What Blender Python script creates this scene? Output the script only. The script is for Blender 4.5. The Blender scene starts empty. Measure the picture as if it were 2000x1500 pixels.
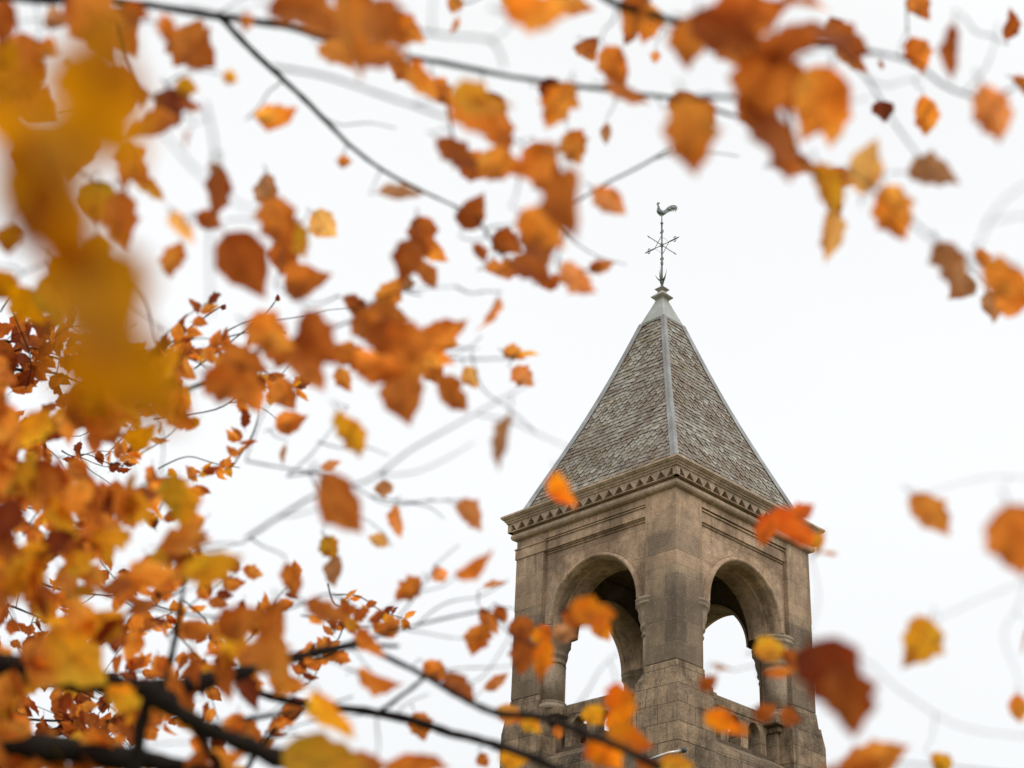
import bpy, math, random
from math import sin, cos, pi, sqrt, radians, atan2, hypot
from mathutils import Vector, Matrix, noise
random.seed(11)
SC = bpy.context.scene
COL = SC.collection

# ------------------------------------------------------------------ camera
F_PX, PITCH, ROLL, CAM_Z = 3118.3, 0.49522, 0.04841, 1.65
cam_d = bpy.data.cameras.new("camera")
cam = bpy.data.objects.new("camera", cam_d)
COL.objects.link(cam)
FW = Vector((0, cos(PITCH), sin(PITCH))); UP = Vector((0, -sin(PITCH), cos(PITCH))); RT = Vector((1, 0, 0))
R2 = cos(ROLL) * RT + sin(ROLL) * UP
U2 = -sin(ROLL) * RT + cos(ROLL) * UP
CAM = Vector((0, 0, CAM_Z))
m = Matrix((R2, U2, -FW)).transposed().to_4x4(); m.translation = CAM
cam.matrix_world = m
cam_d.sensor_width = 36
cam_d.lens = F_PX / 2000 * 36
cam_d.clip_start = 0.05
cam_d.clip_end = 3000
cam_d.dof.use_dof = True
cam_d.dof.focus_distance = 31.3
cam_d.dof.aperture_fstop = 3.2
SC.camera = cam
SC.render.resolution_x, SC.render.resolution_y = 1024, 768

# ------------------------------------------------------------------ world: bright overcast sky
SUN_EL, SUN_AZ = radians(48), radians(150)      # azimuth from +Y clockwise: behind the camera, to the right
W = bpy.data.worlds.new("World"); SC.world = W; W.use_nodes = True
nt = W.node_tree; nt.nodes.clear()
def N(t, ty, **kw):
    n = t.nodes.new(ty)
    for k, v in kw.items():
        if hasattr(n, k): setattr(n, k, v)
    return n
out = N(nt, 'ShaderNodeOutputWorld'); bg = N(nt, 'ShaderNodeBackground'); bg.inputs[1].default_value = 0.1
sky = N(nt, 'ShaderNodeTexSky'); sky.sky_type = 'NISHITA'; sky.sun_disc = False
sky.sun_elevation = SUN_EL; sky.sun_rotation = SUN_AZ; sky.dust_density = 3
tc = N(nt, 'ShaderNodeTexCoord'); sep = N(nt, 'ShaderNodeSeparateXYZ')
nt.links.new(tc.outputs['Generated'], sep.inputs[0])
ramp = N(nt, 'ShaderNodeValToRGB')               # cloud brightness against elevation
cr = ramp.color_ramp
cr.elements[0].position = 0.0; cr.elements[0].color = (.70, .71, .72, 1)
cr.elements[1].position = 1.0; cr.elements[1].color = (2.1, 2.1, 2.1, 1)
for p_, c_ in ((.18, (.93, .945, .955, 1)), (.42, (1.0, 1.015, 1.03, 1)), (.66, (.955, .965, .965, 1)), (.82, (1.4, 1.4, 1.4, 1))):
    e = cr.elements.new(p_); e.color = c_
nt.links.new(sep.outputs['Z'], ramp.inputs[0])
dot = N(nt, 'ShaderNodeVectorMath'); dot.operation = 'DOT_PRODUCT'
nt.links.new(tc.outputs['Generated'], dot.inputs[0])
sd = Vector((sin(SUN_AZ) * cos(SUN_EL), cos(SUN_AZ) * cos(SUN_EL), sin(SUN_EL)))
dot.inputs[1].default_value = sd
mr = N(nt, 'ShaderNodeMapRange'); mr.inputs[1].default_value = 0.1; mr.inputs[2].default_value = 1.0
mr.inputs[3].default_value = 1.0; mr.inputs[4].default_value = 1.7
nt.links.new(dot.outputs['Value'], mr.inputs[0])
cn = N(nt, 'ShaderNodeTexNoise'); cn.inputs['Scale'].default_value = 2.2; cn.inputs['Detail'].default_value = 3
nt.links.new(tc.outputs['Generated'], cn.inputs[0])
mr2 = N(nt, 'ShaderNodeMapRange'); mr2.inputs[3].default_value = 9.35; mr2.inputs[4].default_value = 10.3
nt.links.new(cn.outputs[0], mr2.inputs[0])
mul = N(nt, 'ShaderNodeMath'); mul.operation = 'MULTIPLY'
nt.links.new(mr.outputs[0], mul.inputs[0]); nt.links.new(mr2.outputs[0], mul.inputs[1])
vs = N(nt, 'ShaderNodeVectorMath'); vs.operation = 'SCALE'
nt.links.new(ramp.outputs[0], vs.inputs[0]); nt.links.new(mul.outputs[0], vs.inputs['Scale'])
mx = N(nt, 'ShaderNodeMix'); mx.data_type = 'RGBA'; mx.inputs[0].default_value = 0.95
nt.links.new(sky.outputs[0], mx.inputs[6]); nt.links.new(vs.outputs[0], mx.inputs[7])
nt.links.new(mx.outputs[2], bg.inputs[0]); nt.links.new(bg.outputs[0], out.inputs[0])

# ------------------------------------------------------------------ sun (veiled)
ld = bpy.data.lights.new("sun", 'SUN'); ld.energy = .7; ld.angle = radians(14); ld.color = (1, .95, .88)
sun = bpy.data.objects.new("sun", ld); COL.objects.link(sun)
sun.rotation_euler = (-sd).to_track_quat('-Z', 'Y').to_euler()
vs_ = SC.view_settings; vs_.view_transform = 'Standard'; vs_.look = 'None'; vs_.exposure = 0.06; vs_.gamma = 1
SC.cycles.use_denoising = True
SC.cycles.max_bounces = 8; SC.cycles.transmission_bounces = 6; SC.cycles.diffuse_bounces = 4

# ------------------------------------------------------------------ helpers
def tag(o, label=None, cat=None, group=None, kind=None):
    if label: o['label'] = label
    if cat: o['category'] = cat
    if group: o['group'] = group
    if kind: o['kind'] = kind
    return o
def empty(name, loc, label, cat, rz=0, group=None):
    o = bpy.data.objects.new(name, None); COL.objects.link(o); o.location = loc; o.rotation_euler = (0, 0, rz)
    o.empty_display_size = .1
    return tag(o, label, cat, group)
class MB:
    def __init__(s): s.v = []; s.f = []; s.c = []
    def add(s, vs, fs, col=None):
        b = len(s.v); s.v += [tuple(v) for v in vs]; s.f += [tuple(b + i for i in f) for f in fs]
        if col is not None: s.c += (col if isinstance(col, list) else [col] * len(vs))
    def box(s, x0, x1, y0, y1, z0, z1):
        s.add([(x0,y0,z0),(x1,y0,z0),(x1,y1,z0),(x0,y1,z0),(x0,y0,z1),(x1,y0,z1),(x1,y1,z1),(x0,y1,z1)],
              [(0,3,2,1),(4,5,6,7),(0,1,5,4),(1,2,6,5),(2,3,7,6),(3,0,4,7)])
    def frustum(s, a0, z0, a1, z1, cx=0, cy=0):
        q = lambda a, z: [(cx-a,cy-a,z),(cx+a,cy-a,z),(cx+a,cy+a,z),(cx-a,cy+a,z)]
        s.add(q(a0,z0)+q(a1,z1), [(0,3,2,1),(4,5,6,7),(0,1,5,4),(1,2,6,5),(2,3,7,6),(3,0,4,7)])
    def ring(s, prof, closed=False):      # square ring swept round the tower: prof = [(half, z)...]
        n = len(prof); v = []
        for a, z in prof: v += [(-a,-a,z),(a,-a,z),(a,a,z),(-a,a,z)]
        f = []
        for i in range(n if closed else n-1):
            j = (i+1) % n
            for k in range(4): f.append((4*i+k, 4*i+(k+1)%4, 4*j+(k+1)%4, 4*j+k))
        s.add(v, f)
    def lathe(s, prof, c, n=20):
        v = []; f = []
        for r, z in prof:
            for k in range(n): v.append((c[0]+r*cos(2*pi*k/n), c[1]+r*sin(2*pi*k/n), c[2]+z))
        for i in range(len(prof)-1):
            for k in range(n): f.append((i*n+k, i*n+(k+1)%n, (i+1)*n+(k+1)%n, (i+1)*n+k))
        f.append(tuple(range(n-1,-1,-1))); f.append(tuple((len(prof)-1)*n+k for k in range(n)))
        s.add(v, f)
    def tube(s, pts, rad, n=8, col=None):
        pts = [Vector(p) for p in pts]
        if not isinstance(rad, (list, tuple)): rad = [rad]*len(pts)
        v = []; f = []; u = None
        for i, p in enumerate(pts):
            d = (pts[min(i+1,len(pts)-1)] - pts[max(i-1,0)]).normalized()
            if u is None: u = d.orthogonal().normalized()
            u = (u - d*u.dot(d)).normalized(); w = d.cross(u)
            for k in range(n):
                a = 2*pi*k/n; v.append(p + (u*cos(a)+w*sin(a))*rad[i])
        for i in range(len(pts)-1):
            for k in range(n): f.append((i*n+k, i*n+(k+1)%n, (i+1)*n+(k+1)%n, (i+1)*n+k))
        f.append(tuple(range(n-1,-1,-1))); f.append(tuple((len(pts)-1)*n+k for k in range(n)))
        s.add(v, f, col)
    def map(s, fn): s.v = [fn(v) for v in s.v]; return s
    def build(s, name, mat, parent=None, smooth=False, bevel=0, off=None, label=None):
        me = bpy.data.meshes.new(name)
        vv = s.v if off is None else [(a-off[0], b-off[1], c-off[2]) for a, b, c in s.v]
        me.from_pydata(vv, [], s.f); me.validate(clean_customdata=False); me.update()
        if s.c and len(s.c) == len(me.vertices):
            at = me.color_attributes.new("tint", 'FLOAT_COLOR', 'POINT')
            flat = []
            for c in s.c: flat += [c[0], c[1], c[2], 1]
            at.data.foreach_set("color", flat)
            if len(s.c[0]) > 3:
                a2 = me.color_attributes.new("veins", 'FLOAT_COLOR', 'POINT'); flat = []
                for c in s.c: flat += [c[3], (c[4]+1)/2, 0, 1]
                a2.data.foreach_set("color", flat)
        o = bpy.data.objects.new(name, me); COL.objects.link(o)
        me.materials.append(mat)
        if smooth: me.polygons.foreach_set("use_smooth", [True]*len(me.polygons))
        if bevel:
            b = o.modifiers.new("bevel", 'BEVEL'); b.width = bevel; b.segments = 2; b.limit_method = 'ANGLE'
        if parent: o.parent = parent
        if label: o['label'] = label
        return o

# ------------------------------------------------------------------ materials
def newmat(name):
    M = bpy.data.materials.new(name); M.use_nodes = True; t = M.node_tree; t.nodes.clear()
    o = N(t, 'ShaderNodeOutputMaterial'); return M, t, o
def L_(t, a, b): t.links.new(a, b)
def mixc(t, fac, a, b, mode='MIX'):
    n = N(t, 'ShaderNodeMix'); n.data_type = 'RGBA'; n.blend_type = mode
    for i, v in ((0, fac), (6, a), (7, b)):
        if isinstance(v, (int, float)): n.inputs[i].default_value = v
        elif isinstance(v, tuple): n.inputs[i].default_value = v + (1,)
        else: L_(t, v, n.inputs[i])
    return n.outputs[2]
def noi(t, vec, scale, detail=4, rough=.6, sc=None):
    n = N(t, 'ShaderNodeTexNoise'); n.inputs['Scale'].default_value = scale; n.inputs['Detail'].default_value = detail
    n.inputs['Roughness'].default_value = rough
    if sc:
        mp = N(t, 'ShaderNodeMapping'); mp.inputs['Scale'].default_value = sc; L_(t, vec, mp.inputs[0]); vec = mp.outputs[0]
    L_(t, vec, n.inputs[0]); return n.outputs[0]
def rmp(t, v, a, b, c=0., d=1.):
    n = N(t, 'ShaderNodeMapRange'); L_(t, v, n.inputs[0])
    for i, x in enumerate((a, b, c, d)): n.inputs[i+1].default_value = x
    return n.outputs[0]
def stone(name, base, dark, joints=.5, bw=.66, bh=.42, bump=.3, lichen=.2, stain=.6, zoff=0., soot=None, rough=.02, squash=1., mort=(.55, .52, .48)):
    M, t, o = newmat(name)
    tc = N(t, 'ShaderNodeTexCoord').outputs['Object']
    s = N(t, 'ShaderNodeSeparateXYZ'); L_(t, tc, s.inputs[0])
    wob = noi(t, tc, 3.0, 2)
    ad = N(t, 'ShaderNodeMath'); ad.operation = 'ADD'; L_(t, s.outputs[0], ad.inputs[0]); L_(t, s.outputs[1], ad.inputs[1])
    zz = N(t, 'ShaderNodeMath'); zz.operation = 'MULTIPLY_ADD'; L_(t, wob, zz.inputs[0]); zz.inputs[1].default_value = .045; L_(t, s.outputs[2], zz.inputs[2])
    z2 = N(t, 'ShaderNodeMath'); z2.operation = 'ADD'; L_(t, zz.outputs[0], z2.inputs[0]); z2.inputs[1].default_value = zoff
    cb = N(t, 'ShaderNodeCombineXYZ'); L_(t, ad.outputs[0], cb.inputs[0]); L_(t, z2.outputs[0], cb.inputs[1])
    br = N(t, 'ShaderNodeTexBrick'); L_(t, cb.outputs[0], br.inputs[0])
    br.inputs['Scale'].default_value = 1; br.inputs['Brick Width'].default_value = bw; br.inputs['Row Height'].default_value = bh
    br.inputs['Mortar Size'].default_value = .008; br.inputs['Mortar Smooth'].default_value = .6; br.inputs['Bias'].default_value = 0
    br.offset = .43; br.squash = squash; br.squash_frequency = 3
    br.inputs[1].default_value = (.68, .69, .71, 1); br.inputs[2].default_value = (1.3, 1.24, 1.15, 1); br.inputs[3].default_value = mort + (1,)
    big = noi(t, tc, 1.1, 5, .65); streak = noi(t, tc, 2.2, 4, .6, (2.4, 2.4, .35)); fine = noi(t, tc, 34, 5, .75); mid = noi(t, tc, 7, 5, .7)
    c = mixc(t, rmp(t, mid, .32, .68), tuple(x*1.1 for x in base), tuple(x*.70 for x in base))
    c = mixc(t, rmp(t, big, .46, .62, 0, stain), c, dark)
    c = mixc(t, rmp(t, streak, .5, .68, 0, stain*.75), c, tuple(x*.72 for x in dark))
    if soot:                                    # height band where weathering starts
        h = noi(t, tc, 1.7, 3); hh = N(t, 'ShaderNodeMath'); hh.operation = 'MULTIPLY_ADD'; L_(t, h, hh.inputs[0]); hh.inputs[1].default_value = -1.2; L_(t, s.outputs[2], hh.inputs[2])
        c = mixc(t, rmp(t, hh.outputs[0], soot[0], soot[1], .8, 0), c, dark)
    c = mixc(t, 1.0, c, br.outputs[0], 'MULTIPLY') if joints >= 1 else mixc(t, joints, c, mixc(t, 1.0, c, br.outputs[0], 'MULTIPLY'))
    f2 = rmp(t, fine, .3, .7, .66, 1.3)
    fcv = N(t, 'ShaderNodeCombineColor');
    for i in range(3): L_(t, f2, fcv.inputs[i])
    c = mixc(t, 1.0, c, fcv.outputs[0], 'MULTIPLY')
    if lichen:
        ln = noi(t, tc, 11, 6, .8); c = mixc(t, rmp(t, ln, .56, .66, 0, lichen), c, (.36, .35, .27))
        l3 = noi(t, tc, 4.3, 6, .8); c = mixc(t, rmp(t, l3, .58, .7, 0, lichen*.9), c, (.17, .15, .07))
    p = N(t, 'ShaderNodeBsdfPrincipled'); L_(t, c, p.inputs['Base Color']); p.inputs['Roughness'].default_value = .93
    p.inputs['Specular IOR Level'].default_value = .2
    jb = N(t, 'ShaderNodeBump'); jb.inputs['Strength'].default_value = joints*.9; jb.inputs['Distance'].default_value = .02; jb.invert = True; L_(t, br.outputs['Fac'], jb.inputs['Height'])
    b2 = N(t, 'ShaderNodeBump'); b2.inputs['Strength'].default_value = bump; b2.inputs['Distance'].default_value = rough
    sm = N(t, 'ShaderNodeMath'); sm.operation = 'ADD'; L_(t, mid, sm.inputs[0]); L_(t, fine, sm.inputs[1])
    L_(t, sm.outputs[0], b2.inputs['Height']); L_(t, jb.outputs[0], b2.inputs['Normal']); L_(t, b2.outputs[0], p.inputs['Normal'])
    L_(t, p.outputs[0], o.inputs[0]); return M
TAN = (.48, .335, .225); GREY = (.29, .235, .165)
M_smooth = stone("smooth_sandstone", TAN, (.20, .135, .088), joints=.5, bw=1.1, bh=.55, bump=.3, lichen=.2, stain=.85, mort=(.6, .55, .5))
M_cornice = stone("cornice_sandstone", (.48, .355, .25), (.25, .185, .125), joints=.12, bw=.9, bh=2.3, bump=.12, lichen=.10, stain=.6)
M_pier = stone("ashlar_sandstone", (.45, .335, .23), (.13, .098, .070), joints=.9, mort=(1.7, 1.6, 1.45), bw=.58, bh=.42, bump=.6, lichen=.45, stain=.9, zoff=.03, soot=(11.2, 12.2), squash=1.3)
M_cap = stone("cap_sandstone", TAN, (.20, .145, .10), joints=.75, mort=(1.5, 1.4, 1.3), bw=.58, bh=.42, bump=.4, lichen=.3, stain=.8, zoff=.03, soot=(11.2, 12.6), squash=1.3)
M_low = stone("weathered_sandstone", (.33, .24, .16), (.075, .053, .036), joints=.9, bw=.47, bh=.33, bump=.9, lichen=.55, stain=.8, zoff=.11, rough=.035)
M_col = stone("column_sandstone", (.34, .26, .185), (.17, .13, .09), joints=.15, bw=3, bh=.95, bump=.3, lichen=.2, stain=.6)
M_in = stone("interior_stone", (.13, .095, .065), (.07, .05, .034), joints=.4, bump=.3, lichen=0, stain=.6)  # belfry shade put into the colour: much darker than the outer stone

def simple(name, col, rough=.6, metal=0, var=.25, scale=6, bump=.2, col2=None):
    M, t, o = newmat(name); tc = N(t, 'ShaderNodeTexCoord').outputs['Object']
    n1 = noi(t, tc, scale, 6, .7); n2 = noi(t, tc, scale*.3, 4, .6)
    c = mixc(t, rmp(t, n1, .3, .7), tuple(x*(1+var) for x in col), tuple(x*(1-var) for x in col))
    if col2: c = mixc(t, rmp(t, n2, .42, .62), c, col2)
    p = N(t, 'ShaderNodeBsdfPrincipled'); L_(t, c, p.inputs['Base Color']); p.inputs['Roughness'].default_value = rough; p.inputs['Metallic'].default_value = metal
    if 'bark' in name: p.inputs['Specular IOR Level'].default_value = .1
    b = N(t, 'ShaderNodeBump'); b.inputs['Strength'].default_value = bump; b.inputs['Distance'].default_value = .02; L_(t, n1, b.inputs['Height']); L_(t, b.outputs[0], p.inputs['Normal'])
    L_(t, p.outputs[0], o.inputs[0]); return M
M_lead = simple("lead_sheet", (.25, .255, .25), .6, .15, .35, 4, .3, (.17, .155, .145))
M_leadcap = simple("pale_lead", (.27, .28, .255), .65, .05, .25, 5, .15, (.24, .24, .20))
M_finial = simple("finial_stone", (.36, .35, .30), .85, 0, .25, 14, .2, (.25, .22, .19))
M_iron = simple("verdigris_iron", (.085, .10, .08), .6, .3, .3, 20, .2, (.15, .17, .14))
M_cock = simple("aged_copper", (.16, .18, .16), .6, .4, .25, 12, .2, (.10, .11, .10))
M_pipe = simple("galvanised_metal", (.42, .42, .41), .4, .8, .1, 9, .1)
M_ground = simple("meadow_grass", (.055, .075, .022), .95, 0, .4, 1.2, .5, (.11, .075, .03))
M_bark = simple("dark_bark", (.013, .008, .007), .9, 0, .4, 40, .6, (.022, .017, .012))

M_slate, t, o = newmat("roof_slates")
tcv = N(t, 'ShaderNodeTexCoord').outputs['Object']; at = N(t, 'ShaderNodeVertexColor'); at.layer_name = "tint"
c = at.outputs[0]
c = mixc(t, rmp(t, noi(t, tcv, .95, 5, .7), .45, .60, 0, .8), c, (.145, .100, .070))
c = mixc(t, rmp(t, noi(t, tcv, 2.4, 6, .75), .52, .66, 0, .65), c, (.34, .33, .285))
c = mixc(t, rmp(t, noi(t, tcv, 3.3, 5, .7), .55, .67, 0, .75), c, (.19, .145, .055))
c = mixc(t, rmp(t, noi(t, tcv, 30, 5, .8), .35, .7, 0, .35), c, (.10, .085, .065))
p = N(t, 'ShaderNodeBsdfPrincipled'); L_(t, c, p.inputs['Base Color']); p.inputs['Roughness'].default_value = .78; p.inputs['Specular IOR Level'].default_value = .35
b = N(t, 'ShaderNodeBump'); b.inputs['Strength'].default_value = .4; b.inputs['Distance'].default_value = .01; L_(t, noi(t, tcv, 25, 4, .7), b.inputs['Height']); L_(t, b.outputs[0], p.inputs['Normal'])
L_(t, p.outputs[0], o.inputs[0])

def leafmat(name, transl=.68, rough=.6):
    M, t, o = newmat(name); tcv = N(t, 'ShaderNodeTexCoord').outputs['Object']
    at = N(t, 'ShaderNodeVertexColor'); at.layer_name = "tint"; c = at.outputs[0]
    c = mixc(t, rmp(t, noi(t, tcv, 55, 4, .65), .5, .72, 0, .55), c, (.20, .055, .012))
    va = N(t, 'ShaderNodeVertexColor'); va.layer_name = "veins"; vsx = N(t, 'ShaderNodeSeparateColor'); L_(t, va.outputs[0], vsx.inputs[0])
    def mth(op, a, b_=None):
        n_ = N(t, 'ShaderNodeMath'); n_.operation = op
        for i_, x_ in enumerate((a, b_)):
            if x_ is None: continue
            if isinstance(x_, (int, float)): n_.inputs[i_].default_value = x_
            else: L_(t, x_, n_.inputs[i_])
        return n_.outputs[0]
    au = mth('ABSOLUTE', mth('SUBTRACT', mth('MULTIPLY', vsx.outputs[1], 2), 1))
    sw = mth('ABSOLUTE', mth('SUBTRACT', mth('FRACT', mth('SUBTRACT', mth('MULTIPLY', vsx.outputs[0], 8), mth('MULTIPLY', au, 1.6))), .5))
    c = mixc(t, rmp(t, sw, .0, .10, .45, 0), c, (.42, .12, .02)); c = mixc(t, rmp(t, au, .0, .07, .6, 0), c, (.34, .10, .02))
    c = mixc(t, rmp(t, noi(t, tcv, 22, 3, .6), .56, .70, 0, .6), c, (.30, .07, .01))
    d = N(t, 'ShaderNodeBsdfPrincipled'); L_(t, c, d.inputs['Base Color']); d.inputs['Roughness'].default_value = rough; d.inputs['Specular IOR Level'].default_value = .2
    g = N(t, 'ShaderNodeGamma'); g.inputs[1].default_value = 1.12; L_(t, c, g.inputs[0])
    tr = N(t, 'ShaderNodeBsdfTranslucent'); L_(t, g.outputs[0], tr.inputs[0])
    mx = N(t, 'ShaderNodeMixShader'); mx.inputs[0].default_value = transl
    L_(t, d.outputs[0], mx.inputs[1]); L_(t, tr.outputs[0], mx.inputs[2]); L_(t, mx.outputs[0], o.inputs[0]); return M
M_leaf = leafmat("autumn_leaf")

# ------------------------------------------------------------------ ground
g = MB(); n = 24
for i in range(n+1):
    for j in range(n+1):
        x = (i/n-.5)*2; y = (j/n-.5)*2; X = x*abs(x)*900; Y = y*abs(y)*900
        g.v.append((X, Y, .25*noise.noise(Vector((X*.02, Y*.02, 0))) - .15))
for i in range(n):
    for j in range(n): g.f.append((i*(n+1)+j, (i+1)*(n+1)+j, (i+1)*(n+1)+j+1, i*(n+1)+j+1))
tag(g.build("ground", M_ground, smooth=True), "grass field under the tower and the trees", "ground", kind="structure")

# ------------------------------------------------------------------ bell tower
ZO = CAM_Z
T = (3.0819, 28.7824, 0); TH = 0.763280
tower = empty("bell_tower", T, "square sandstone bell tower with open arches and slate pyramid roof", "tower", TH)
def face(k):            # (s, d, z): s along the face, d inward from the outer plane -> tower local
    c_, s_ = [(1,0),(0,1),(-1,0),(0,-1)][k]
    def fn(v):
        x, y = -2 + v[1], v[0]
        return (x*c_ - y*s_, x*s_ + y*c_, v[2] + ZO)
    return fn
zsh = lambda v: (v[0], v[1], v[2] + ZO)

# shaft below the belfry
b = MB(); b.frustum(2.1, -ZO-.3, 2.1, 7.50); b.map(zsh).build("tower_shaft", M_low, tower, bevel=.02)
b = MB(); b.ring([(2.09, 7.498), (2.095, 7.505), (2.09, 7.60), (1.9, 7.61)]); b.map(zsh).build("string_course", M_low, tower)
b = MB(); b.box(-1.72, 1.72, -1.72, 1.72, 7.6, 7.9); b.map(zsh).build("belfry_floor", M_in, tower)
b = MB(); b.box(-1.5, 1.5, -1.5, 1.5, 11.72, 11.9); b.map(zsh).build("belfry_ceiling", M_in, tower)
# corner piers: plinth, weathering and shaft
for sx, sy in ((-1,-1), (-1,1), (1,-1), (1,1)):
    c0 = 1.64
    pm = MB(); pm.box(sx*c0-.36, sx*c0+.36, sy*c0-.36, sy*c0+.36, 8.90, 11.70)
    pier = pm.map(zsh).build("corner_pier", M_pier, tower, bevel=.018)
    pm = MB()
    lo = [sorted((sx*1.10, sx*2.104)), sorted((sy*1.10, sy*2.104))]; hi = [sorted((sx*1.26, sx*2.004)), sorted((sy*1.26, sy*2.004))]; md = [sorted((sx*1.10, sx*2.06)), sorted((sy*1.10, sy*2.06))]; tp = [sorted((sx*1.265, sx*2.03)), sorted((sy*1.265, sy*2.03))]
    q = lambda r, z: [(r[0][0],r[1][0],z),(r[0][1],r[1][0],z),(r[0][1],r[1][1],z),(r[0][0],r[1][1],z)]
    lv = [q(lo, 7.46), q(lo, 8.25), q(md, 8.56), q(md, 8.60), q(tp, 8.605), q(hi, 8.895)]
    pm.add(sum(lv, []), [(0,3,2,1),(20,21,22,23)] + [(4*a+i, 4*a+(i+1)%4, 4*a+4+(i+1)%4, 4*a+4+i) for a in range(5) for i in range(4)])
    pm.map(zsh).build("plinth", M_low, pier, bevel=.018)
    # smooth cap stone of the pier under the cornice
    pm = MB(); pm.box(sx*c0-.363, sx*c0+.363, sy*c0-.363, sy*c0+.363, 10.635, 12.12)
    pm.map(zsh).build("cap_stone", M_cap, pier, bevel=.01)

ZS, RO, RI = 10.2, 1.13, 1.035
def archwall(mb, cx, hw, zs, zb, x0, x1, zt, d0, d1, n=28, bottom=False):
    """wall slab with a round-headed opening, in (s,d,z)"""
    arc = [(cx-hw, zb)] + [(cx+hw*cos(pi-pi*i/n), zs+hw*sin(pi-pi*i/n)) for i in range(n+1)] + [(cx+hw, zb)]
    outr = []
    for i, (s, z) in enumerate(arc):
        if i == 0: outr.append((x0, zb)); continue
        if i == len(arc)-1: outr.append((x1, zb)); continue
        a = pi - pi*(i-1)/n; dx, dz = cos(a), sin(a); best = 1e9
        if dz > 1e-6: best = min(best, (zt-zs)/dz)
        if dx > 1e-6: best = min(best, (x1-cx)/dx)
        if dx < -1e-6: best = min(best, (x0-cx)/dx)
        outr.append((cx+dx*best, zs+dz*best))
    # make sure the corners are vertices
    fc = []
    for i in range(len(arc)-1):
        a, b_, c_, d_ = arc[i], arc[i+1], outr[i+1], outr[i]
        poly = [a, b_, c_]
        if abs(c_[0]-d_[0]) > 1e-6 and abs(c_[1]-d_[1]) > 1e-6: poly.append((x0 if c_[0] < cx else x1, zt))
        poly.append(d_); fc.append(poly)
    for poly in fc:
        k = len(poly)
        mb.add([(s, d0, z) for s, z in poly], [tuple(range(k))])
        mb.add([(s, d1, z) for s, z in poly], [tuple(range(k-1,-1,-1))])
    for i in range(len(arc)-1):
        (s0, z0), (s1, z1) = arc[i], arc[i+1]
        mb.add([(s0,d0,z0),(s1,d0,z1),(s1,d1,z1),(s0,d1,z0)], [(0,1,2,3)])
    for i in range(len(outr)-1):
        (s0, z0), (s1, z1) = outr[i], outr[i+1]
        if abs(s0-s1) > 1e-6 and abs(z0-z1) > 1e-6: continue
        mb.add([(s0,d0,z0),(s1,d0,z1),(s1,d1,z1),(s0,d1,z0)], [(0,3,2,1)])
def revolve(mb, prof, zc, n=40, cx=0):
    v = []; f = []; m_ = len(prof)
    for i in range(n+1):
        a = pi*i/n
        for r, d in prof: v.append((cx+r*cos(a), d, zc+r*sin(a)))
    for i in range(n):
        for j in range(m_-1): f.append((i*m_+j, i*m_+j+1, (i+1)*m_+j+1, (i+1)*m_+j))
    mb.add(v, f)
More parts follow.
